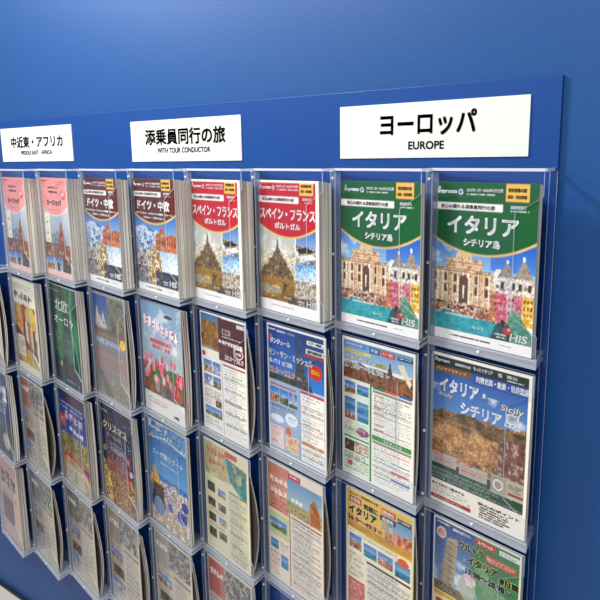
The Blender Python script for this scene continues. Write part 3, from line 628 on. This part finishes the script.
def aegean():
    a = Art('2E74B4', 88, 126, 35)
    a.grad(0, 0, 1, .5, '1D5A9C', '5AA0D0'); a.mottle(a.box(0, 0, 1, .16), ['1D5A9C', '7AAED8', '17457E', 'D8E8F0'], 22, 20)
    a.text('impresso', .08, .04, .4, .08, 'E8EEF4', .02); a.put((abs(a.V - .12 - .1 * np.abs(a.U - .5)) < .006), 'C8DCEC')
    a.text('エーゲ海リゾート', .14, .26, .92, .32, 'F2F6F8', .015); a.lines(.3, .36, .76, .38, 1, 'DCE8F0', .9)
    a.oval(.16, .14, .05, .03, 'C8A49A'); a.mottle(a.box(0, .5, 1, .62) & (a.V > .52 + .04 * a.noise(5, 1, 1)), ['5A4A44', 'C8B4A8', 'E6DCD8', '3E4E7A'], 24, 30)
    a.shape([(.08, .7), (.1, .48), (.16, .42), (.24, .5), (.36, .62), (.44, .55), (.3, .72)], 'D2A848'); a.mottle(a.poly([(.06, .85), (.12, .6), (.45, .6), (.55, .85)]), ['26221E', '5A4A38', '3A322A'], 20, 30)
    a.mottle(a.box(.4, .58, 1, .86), ['4A3E3A', 'D8C8BA', '8A6A5A', 'F0E8E0', '5A5A8A'], 26, 36); a.oval(.92, .66, .08, .05, '26409A'); a.oval(.84, .78, .12, .06, '2E4AA2'); a.oval(.54, .76, .06, .04, '2E4AA2')
    a.mottle(a.box(0, .8, 1, 1) & (a.V > .82 + .04 * a.noise(4, 2, 2)), ['B8A084', 'DCCDB4', '9A8468', 'EFE6D4'], 22, 26)
    a.grain(a.box(0, .5, 1, 1), .6)
    a.oval(.24, .82, .14, .09, '8AA0BC'); a.put(a.ell(.24, .82, .14, .09) & ((a.U * 40).astype(int) % 3 == 0), '5F7898', .6)
    return a
def christmas():
    a = Art('151A3A', 88, 126, 36)
    a.grad(0, 0, 1, .6, '11173A', '2A2A5A'); a.put(a.ell(.55, .6, .42, .2), '5A2A34', .9); a.put(a.ell(.5, .66, .4, .14), 'A84A2E', .6)
    a.text('impresso', .06, .05, .28, .08, 'C8CCE0', .02); a.text('クリスマス', .12, .16, .86, .24, 'F4ECC0', .015); a.text('ヨーロッパ', .24, .27, .66, .31, 'E8E0C0', .01); a.lines(.3, .35, .76, .45, 4, 'C8CCE0', .7)
    a.mottle(a.box(0, .6, 1, 1) & (a.V > .6 + .12 * a.noise(7, 3, 2)), ['2A1812', 'B87030', '5A3018', 'E8B868', '1E1412', '8A5226'], 34, 40)
    a.mottle(a.poly([(0, .9), (.02, .55), (.14, .62), (.26, .8), (.3, 1), (0, 1)]), ['C89040', 'F0D080', '5A3A20'], 30, 40)
    a.grain(a.box(0, .55, 1, 1), .8)
    for cu, cv, c in ((.85, .45, 'D8683A'), (.92, .56, 'C8B8D0'), (.8, .66, 'D84A3A'), (.12, .46, 'C8A848'), (.7, .52, '6A6AA0')): a.oval(cu, cv, .045, .03, c)
    a.put((a.rng.random(a.U.shape) < .015) & (a.V < .6), 'E8E8F0')
    return a
def swiss():
    a = Art('1E3272', 76, 108, 37)
    a.grad(0, 0, 1, .5, '1B2F70', '3A5AA8'); a.rect(.3, .02, .95, .1, '5A2028'); a.lines(.1, .1, .9, .2, 2, 'B8C4E4', .8)
    a.scrib(.25, .2, .9, .3, 4, 'E0B8CC', .06); a.scrib(.4, .35, .9, .4, 4, 'E8E4F0', .06); a.oval(.14, .33, .12, .07, 'C84A3A'); a.lines(.06, .3, .22, .36, 3, 'F0D8C8', .8)
    a.mottle(a.box(0, .45, 1, .72), ['5A4A2E', 'B8944A', '3A4A26', 'D8C48A', '26301E'], 18, 24)
    a.put(a.ell(.4, 1.02, .8, .34), 'C83A48'); a.put(a.ell(.4, 1.02, .76, .31), 'C8A884'); a.mottle(a.ell(.4, 1.02, .76, .31), ['C8A884', 'B0785A', 'D8C8A8'], 14, 20, al=.5)
    a.rect(.15, .8, .8, 1, 'CFC6AC'); a.lines(.2, .84, .75, .96, 5, '8A8070', .6); a.rect(.5, .84, .52, .97, '5A5244')
    return a
def grey_flyer(seed, band, tone='B6ABA0'):
    a = Art(tone, 66, 94, seed)  # tone: dull cover colour with the acrylic's reflections painted in
    a.grad(0, 0, 1, 1, tone, 'D2C8B8'); a.rect(0, 0, .4, .34, band, .8); a.rect(.4, .0, 1, .22, '8A8580', .6); a.mottle(a.box(.4, .02, 1, .3), ['4A5460', 'B8B4A8', '3E3C40', '8A7A6A'], 14, 20); a.grain(a.box(.4, .02, 1, .3), .4)
    a.scrib(.06, .1, .38, .16, 4, 'EEE4DC'); a.lines(.05, .36, .45, .95, 18, '3A342E', .7); a.photo(.06, .42, .46, .52, 'town'); a.photo(.1, .6, .46, .7, 'dark'); a.photo(.06, .76, .3, .86, 'snow')
    a.panel(.52, .34, .96, .96, '8E5A50', 11, 'C8BFAF'); frame(a, 'DCD4C4', .025); return a
def blue_mag():
    a = Art('1D3A7A', 60, 86, 41); a.scrib(.2, .08, .95, .3, 3, 'E8F0F8', .1); a.lines(.2, .34, .9, .5, 4, 'C8D8F0', .7); a.mottle(a.box(0, .55, 1, 1), ['1A2A4A', '5A4A3A', '2E6A9A'], 10, 14); a.oval(.7, .82, .16, .1, 'D8C8B8'); return a
def pink_mag():
    a = Art('D8B4AA', 60, 86, 42); a.scrib(.15, .1, .95, .34, 3, '221E22', .1); a.lines(.1, .04, .9, .08, 1, '8A4A4A', .8); a.rect(.1, .42, .9, .46, 'A8A0A0'); a.mottle(a.box(.1, .48, .7, .8), ['2A1E4A', '8A3A5A', '3E3A7A'], 10, 12); a.oval(.76, .84, .14, .1, 'D8D0B4'); a.put(a.ell(.76, .84, .11, .075), 'B8B094'); return a
# ------------------------------------------------------------------ setting
bm = MB(); bm.box(-14, 9, .035, .4, -OZ / P, 7.5); o = bm.build('wall_back', [M_wall]); tag(o, kind='structure')
bm = MB(); bm.box(-14, 9, -16, .4, -OZ / P - .3, -OZ / P); o = bm.build('floor', [M_floor]); tag(o, kind='structure')
bm = MB(); bm.box(-14, 9, -.02, .035, -OZ / P, -OZ / P + .035); o = bm.build('baseboard_back', [M_base]); tag(o, kind='structure')

# ------------------------------------------------------------------ the board and its three signs
bm = MB(); bm.box(-10.3, -.03, 0, .03, -4.95, 2.158)
o = bm.build('display_board', [M_board], origin=W(-5, .015, -1.4), bevel=.0006)
tag(o, 'wide blue board on the blue wall behind all the brochure holders', 'board')
def sign(x0, x1, z0, z1, big, bb, small, sb, label):
    bm = MB(); bm.box(x0, x1, -.012, -.001, z0, z1)
    t = empty('header_sign', W((x0 + x1) / 2, -.001, z0))
    o = bm.build('sign_plate', [M_sign], t, W((x0 + x1) / 2, -.001, z0)); 
    for s, (u0, v0, u1, v1), nm, bold in ((big, bb, 'sign_title', .027), (small, sb, 'sign_subtitle', .025)):
        g, f, _ = glyphs(s, bold); w, h = x1 - x0, z1 - z0
        me = bpy.data.meshes.new(nm)
        me.from_pydata([((-.5 * w + (u0 + (u1 - u0) * a) * w) * P, -.0135 * P, (1 - (v1 - (v1 - v0) * b)) * h * P) for a, b in g], [], f)
        me.materials.append(M_ink); q = bpy.data.objects.new(nm, me); C.objects.link(q); q.parent = t
    tag(t, label, 'sign', 'white header signs on the blue board')
M_ink = plain('dark_brown_ink', '2A1C1A', 0.4)
sign(-2.03, -.26, 1.575, 2.033, 'ヨーロッパ', (.243, .17, .757, .6), 'EUROPE', (.405, .7, .597, .85), 'white sign reading ヨーロッパ EUROPE, rightmost above the holders')
sign(-5.066, -3.28, 1.57, 2.027, '添乗員同行の旅', (.145, .21, .875, .6), 'WITH TOUR CONDUCTOR', (.26, .67, .745, .8), 'white sign reading 添乗員同行の旅 WITH TOUR CONDUCTOR, in the middle')
sign(-8.03, -6.275, 1.59, 2.05, '中近東・アフリカ', (.15, .26, .88, .6), 'MIDDLE EAST・AFRICA', (.29, .68, .73, .8), 'white sign reading 中近東・アフリカ MIDDLE EAST AFRICA, leftmost above the holders')

# ------------------------------------------------------------------ acrylic holders, one per column
ZT = 1.487; D = .3154; H = 1.5127
COLN = {8: 'rightmost column', 7: 'second column from the right', 6: 'third column from the right', 5: 'fourth column from the right',
        4: 'fifth column from the right', 3: 'sixth column from the right', 2: 'seventh column from the right', 1: 'eighth column from the right', 0: 'column cut by the left edge'}
ROWN = {1: 'top row', 2: 'second row', 3: 'third row', 4: 'bottom row'}
def holder_meshes():
    """parts of one holder, built for a column whose right end is x = 0"""
    parts = []
    for j in range(4):
        zb = -j * H; zt = ZT - .02 if j == 0 else zb + H - .045
        m1 = MB()      # slanting front sheet with the finger notch on its right side
        m1.prism([(.004, zb), (1.05, zb), (1.05, zb + .245), (.82, zb + .37), (.815, zb + 1.155), (1.0, zb + 1.26), (1.05, zb + 1.29), (1.05, zt), (.004, zt)], 0, .011, 0, 1); m1.slant(0)
        m2 = MB()      # two-ply shelf, its right end left open
        for za, zc in ((zb - .004, zb + .02), (zb + .045, zb + .066)):
            pts = [(-1.035, -.075), (-.004, -.2985), (-.062, -.004), (-1.035, -.004)]
            n = len(m2.v)
            for z in (za, zc):
                for x, y in pts: m2.v.append(W(x, y, z))
            m2.f += [[n, n + 3, n + 2, n + 1], [n + 4, n + 5, n + 6, n + 7]]; m2.m += [0, 0]
            for q in range(4): m2.f.append([n + q, n + (q + 1) % 4, n + 4 + (q + 1) % 4, n + 4 + q]); m2.m.append(1)
        m2.pbox(.004, 1.066, -.012, -.001, zb - .004, zb + .066, 0, 1)
        m3 = MB(); m3.dot(.54, -.012, zb + .03, .014); m3.slant(0)
        parts.append((m1, m2, m3))
    st = MB(); st.pbox(-.06, .002, -.002, .009, -3 * H - .05, ZT - .02, 0, 1)
    st.pbox(.006, .06, .0115, .0165, -3 * H - .03, ZT - .03, 0, 1)
    rv = []
    for j in range(4):
        for dz in (.095, .7, 1.40):
            q = MB(); q.dot(-.02, -.002, -j * H + dz, .014); q.slant(0); rv.append(q)
    tr = MB(); tr.pbox(-.015, 1.066, -.014, .02, ZT - .018, ZT + .004, 0, 1); tr.pbox(-.06, -.016, -.01, .016, ZT - .028, ZT - .006, 0, 1)
    n = len(tr.v)
    for z in (ZT - .02, ZT + .004):
        for x, y in ((-.028, -.285), (-.001, -.29), (-.05, -.001), (-.077, -.001)): tr.v.append(W(x, y, z))
    tr.f += [[n, n + 3, n + 2, n + 1], [n + 4, n + 5, n + 6, n + 7]]; tr.m += [0, 0]
    for q in range(4): tr.f.append([n + q, n + (q + 1) % 4, n + 4 + (q + 1) % 4, n + 4 + q]); tr.m.append(1)
    return parts, st, rv, tr
_parts, _st, _rv, _tr = holder_meshes()
def meshobj(mb, name, mats):
    me = bpy.data.meshes.new(name)
    me.from_pydata([(v[0], v[1], v[2] - OZ) for v in mb.v], [], mb.f)
    for q in mats: me.materials.append(q)
    me.polygons.foreach_set('material_index', mb.m); me.update(); return me
me_front = [meshobj(p[0], 'front_panel', [M_clear, M_edge]) for p in _parts]
me_ledge = [meshobj(p[1], 'ledge', [M_ledge, M_edge]) for p in _parts]
me_dot = [meshobj(p[2], 'rivet', [M_rivet]) for p in _parts]
me_strip = meshobj(_st, 'back_strip', [M_strip, M_edge]); me_riv = [meshobj(q, 'rivet', [M_rivet]) for q in _rv]
me_rail = meshobj(_tr, 'top_rail', [M_rail, M_rail])
def child(name, me, parent):
    o = bpy.data.objects.new(name, me); C.objects.link(o); o.parent = parent; return o
for i in range(9):
    t = empty('brochure_holder', W(i - 8, 0, 0))
    tag(t, 'clear acrylic holder with four stacked brochure pockets, ' + COLN[i], 'brochure holder', 'clear acrylic holders on the blue board')
    for j in range(4):
        child('front_panel', me_front[j], t); lg = child('ledge', me_ledge[j], t); child('rivet', me_dot[j], lg)
    s = child('back_strip', me_strip, t)
    for q in me_riv: child('rivet', q, s)
    child('top_rail', me_rail, t)
st = MB(); n0 = 0; st.pbox(-.02, .045, -.002, .009, -3 * H - .05, ZT - .02, 0, 1); st.v = [(x + P, y, z) for x, y, z in st.v]
o = st.build('end_strip', [M_clear, M_edge], origin=W(0, -.09, -3)); tag(o, 'clear acrylic end strip at the right edge of the holders', 'strip')

# ------------------------------------------------------------------ brochures
M_back = {}
def bent_block(name, wu, hu, yl, yr, tl, tr, bow, face, seg=12):
    """a stapled booklet: yl / yr = how far its left and right edges stand behind the pocket front,
    tl / tr = its thickness there, bow = how far its right side sags back half-way up"""
    v, f, mi = [], [], []
    for k in range(seg + 1):
        t = k / seg; bw = bow * math.sin(math.pi * t ** .8)
        for x, yy in ((0, yl), (wu, yr + bw), (wu, yr + tr + bw), (0, yl + tl)): v.append((x * P, yy * P, t * hu * P))
    for k in range(seg):
        b = 4 * k
        for q, mm in (((0, 1, 5, 4), 1), ((1, 2, 6, 5), 0), ((2, 3, 7, 6), 0), ((3, 0, 4, 7), 0)): f.append([b + e for e in q]); mi.append(mm)
    b = 4 * seg; f.append([b, b + 1, b + 2, b + 3]); mi.append(0); f.append([3, 2, 1, 0]); mi.append(0)
    me = bpy.data.meshes.new(name); me.from_pydata(v, [], f); me.materials.append(M_pages); me.materials.append(face)
    me.polygons.foreach_set('material_index', mi); me.update(); return me
def face_mat(h):
    if h not in M_back: M_back[h] = plain('cover_' + str(len(M_back)), h, .4)
    return M_back[h]
_cov = {}
def cover(fn, wu, hu, key):
    k = (key, wu, hu)
    if k not in _cov: _cov[k] = fn().mesh('cover', wu, hu, lambda t, s: 0 * t)
    return _cov[k]
# row: column -> (art, key, what it is, spare copies, thickness, bow, edge colour, short kind)
ITA = (italy, 'italy', 'green'); SPA = (spain, 'spain', 'red'); GER = (germany, 'germany', 'brown'); PNK = (pink_europe, 'pink', 'pink')
B = []   # col, row, fn, key, label of the front one, label of the spares, n, th, yb, yt, bow, face, drop
def add(c, r, fn, key, lab, spare, n=2, th=.018, yt=-.2, bow=0.0, face='E9E4DA', drop=0.0, w=None, h=None, gap=.008):
    B.append((c, r, fn, key, lab, spare, n, th, yt, bow, face, drop, w, h, gap))
add(8, 1, *ITA[:2], 'green brochure titled イタリア シチリア島 in the rightmost top pocket', 'spare green Italy brochures behind the rightmost top one', 2, .016, -.235)
add(7, 1, *ITA[:2], 'green brochure titled イタリア シチリア島, left of the other green one', 'spare green Italy brochures behind the left green one', 2, .016, -.2)
add(6, 1, *SPA[:2], 'red brochure titled スペイン・フランス beside the green Italy brochures', 'spare red Spain and France brochures behind the right red one', 4, .03, -.22)
add(5, 1, *SPA[:2], 'red brochure titled スペイン・フランス beside the brown Germany brochures', 'spare red Spain and France brochures behind the left red one', 4, .03, -.22)
add(4, 1, *GER[:2], 'brown brochure titled ドイツ・中欧, right one of the two', 'spare brown Germany brochures behind the right brown one', 5, .034, -.26, face='DAD4CC')
add(3, 1, *GER[:2], 'brown brochure titled ドイツ・中欧, left one of the two', 'spare brown Germany brochures behind the left brown one', 4, .028, -.26, face='DAD4CC')
add(2, 1, *PNK[:2], 'pink brochure titled ヨーロッパ next to the brown Germany brochures', 'spare pink brochures behind the right pink one', 5, .034, -.26, face='DAD4CC')
add(1, 1, *PNK[:2], 'pink brochure titled ヨーロッパ nearest the left edge of the photo', 'spare pink brochures behind the left pink one', 5, .034, -.26, face='DAD4CC')
add(8, 2, sicily, 'sicily', 'flyer with white title イタリア・シチリア島 over a blue sky and hill town', 'spare flyers behind the blue sky Sicily flyer', 2, .012, -.2)
add(7, 2, tour_italy, 'tour_italy', 'flyer priced 27.98 to 44.98 with green ruled itinerary tables', 'spare flyers behind the green ruled Italy flyer', 2, .008, -.22, .06, gap=.003, face='F4F0E8')
add(6, 2, mont, 'mont', 'blue flyer titled モン・サン・ミッシェル with a dark abbey spire', 'spare flyers behind the blue abbey flyer', 2, .01, -.2, .1, gap=.012, drop=.1, face='F4F0E8')
add(5, 2, brown_flyer, 'brown_flyer', 'flyer with dark maroon head and autumn trees photo', 'spare flyers behind the maroon headed flyer', 2, .007, -.24, .12, drop=.06, gap=.003, face='F4F0E8')
add(4, 2, tulips, 'tulips', 'brochure with a field of pink tulips under a pale sky', 'spare brochures behind the tulip brochure', 3, .02, -.2, .03, face='8E3A4A')
add(3, 2, castle, 'castle', 'flyer with blue sky, castle and round yellow badge, greyed by painted-in glare', 'spare sheets behind the yellow badge flyer', 3, .014, -.22, .06)
add(2, 2, aurora, 'aurora', 'dark green brochure titled 北欧 オーロラ', 'spare brochures behind the dark green aurora brochure', 3, .026, -.24, .02, face='CFC9BE')
add(1, 2, illustrated, 'illustrated', 'cream brochure covered in yellow and red illustrations', 'spare brochures behind the illustrated cream brochure', 3, .026, -.24, .02, face='CFC9BE')
add(0, 2, side_flyer, 'side_flyer', 'pale flyer at the left photo edge in the second row', 'spare sheets behind the pale left edge flyer', 2, .012, -.22, .08)
add(8, 3, ultra_italy, 'ultra_italy', 'flyer titled ウルトラ イタリア 8日間 with a leaning tower', 'spare flyers behind the leaning tower flyer', 2, .012, -.2)
add(7, 3, easy_italy, 'easy_italy', 'yellow headed flyer titled 気軽に イタリア 8日間', 'spare flyers behind the yellow headed flyer', 2, .008, -.22, .07, gap=.003, face='F4F0E8')
add(6, 3, orange_flyer, 'orange_flyer', 'flyer with salmon head and pale blue sea view', 'spare flyers behind the salmon headed flyer', 2, .008, -.24, .12, gap=.004, drop=.03, face='F4F0E8')
add(5, 3, cream_flyer, 'cream_flyer', 'cream yellow flyer with small photos and a teal map corner', 'spare sheets bowing out behind the cream yellow flyer', 2, .007, -.24, .165, drop=.14, gap=.003, face='F4F0E8')
add(4, 3, aegean, 'aegean', 'blue brochure titled エーゲ海リゾート with rocky coast and white town', 'spare brochures behind the blue coast brochure', 2, .02, -.2, face='3A4656')
add(3, 3, christmas, 'christmas', 'dark navy brochure titled クリスマス with golden market lights', 'spare brochures behind the navy Christmas brochure', 3, .02, -.2, .03)
add(2, 3, swiss, 'swiss', 'blue brochure with pink lettering and a red arc near its foot', 'spare brochures behind the blue and red arc brochure', 3, .026, -.22, .02, face='B8B2A8')
add(1, 3, lambda: grey_flyer(51, 'B4685A', 'A89C90'), 'grey_a', 'flyer with red corner washed out grey by painted-in glare, third row', 'spare sheets bowing out behind the washed out grey flyer', 2, .008, -.24, .15, drop=.12, gap=.004, face='F4F0E8')  # grey tone is pocket glare put into the cover colour
add(0, 3, blue_mag, 'blue_mag', 'blue magazine with white lettering at the left edge, third row', 'spare magazines behind the blue left edge magazine', 3, .02, -.22, .03, face='7FA8BC')
add(5, 4, lambda: grey_flyer(52, 'B8504A', 'BDB4A8'), 'red_flyer', 'flyer with red head at the bottom, rightmost visible in the bottom row', 'spare sheets behind the red headed bottom flyer', 2, .012, -.22, .06)
add(4, 4, lambda: grey_flyer(53, 'A8A49A', 'C6BCAA'), 'cream_b', 'pale cream flyer below the blue coast brochure', 'spare sheets behind the pale cream bottom flyer', 2, .012, -.22, .1, drop=.08)
add(3, 4, lambda: grey_flyer(54, 'A8988C', 'BEB2A4'), 'cream_c', 'pale flyer below the navy Christmas brochure', 'spare sheets behind the pale flyer below the Christmas brochure', 3, .012, -.22, .1, drop=.08)
add(2, 4, lambda: grey_flyer(55, '6E726A', 'A6A296'), 'grey_d', 'grey green flyer below the blue and red arc brochure', 'spare sheets behind the grey green bottom flyer', 2, .012, -.22, .12, drop=.08)
add(1, 4, lambda: grey_flyer(56, '707884', '9A928C'), 'grey_e', 'glossy flyer greyed by painted-in glare in the bottom row, second pocket from the left edge', 'spare sheets behind the glossy grey bottom flyer', 2, .012, -.22, .1, drop=.05)  # cover greyed to carry the reflection on the pocket front
add(0, 4, pink_mag, 'pink_mag', 'pale pink magazine with bold black lettering at the bottom left', 'spare magazines behind the pale pink magazine', 3, .03, -.22, .0, face='C8BCB4')
rnd = random.Random(3)
SW = {(1, 1): (.02, .97), (2, 1): (.01, .98), (3, 1): (.01, 1.02), (4, 1): (.01, 1.02), (5, 1): (.02, .98), (6, 1): (.02, .96), (7, 1): (.07, .97), (8, 1): (.008, 1.0),
      (1, 2): (.01, 1.0), (2, 2): (.01, 1.0), (3, 2): (.01, 1.0), (4, 2): (.03, 1.0), (5, 2): (.12, .9), (6, 2): (.13, .93), (7, 2): (.08, .93), (8, 2): (.03, 1.0),
      (0, 3): (.01, 1.0), (1, 3): (.02, .97), (2, 3): (.01, 1.0), (3, 3): (.01, .98), (4, 3): (.01, .99), (5, 3): (.08, .91), (6, 3): (.07, .93), (7, 3): (.13, .9), (8, 3): (.1, .92)}
for c, rr, fn, key, lab, spare, n, th, yt, bow, face, drop, w, h, gap in B:
    s0, wu = SW.get((c, rr), (.05, .94)); hu = 1.308 if rr == 1 else 1.375
    z0 = -(rr - 1) * H + .0705
    L = (c - 8 + LX + s0 * TX, LY + s0 * TY)          # foot of the sheet's left edge
    t = empty('brochure', W(L[0], L[1], z0)); t.rotation_euler = (0, 0, ANG)
    tag(t, lab, 'brochure')
    child('cover', cover(fn, wu, hu, key), t).location = (0, .018 * P, 0)
    tf = .014 if th > .02 else .009
    child('page_block', bent_block('page_block', wu, hu, .0195, .0195, .008, tf, 0, face_mat('EFEAE2')), t)
    # the copies still in the pocket behind it
    yl, yr = .0195 + .0085, .0195 + tf + .002
    for k in range(n):
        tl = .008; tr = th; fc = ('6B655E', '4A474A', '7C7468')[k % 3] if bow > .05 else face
        ww = wu - .004 - .004 * rnd.random(); bb = min(bow * .62, .275 - (.0195 + tf + .002 + n * (th + gap)))
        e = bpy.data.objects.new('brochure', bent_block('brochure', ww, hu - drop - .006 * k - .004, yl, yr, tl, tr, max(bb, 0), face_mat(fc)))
        C.objects.link(e); e.location = W(L[0], L[1], z0); e.rotation_euler = (0, 0, ANG)
        tag(e, spare, 'brochure', spare)
        yl += tl + .001; yr += tr + gap
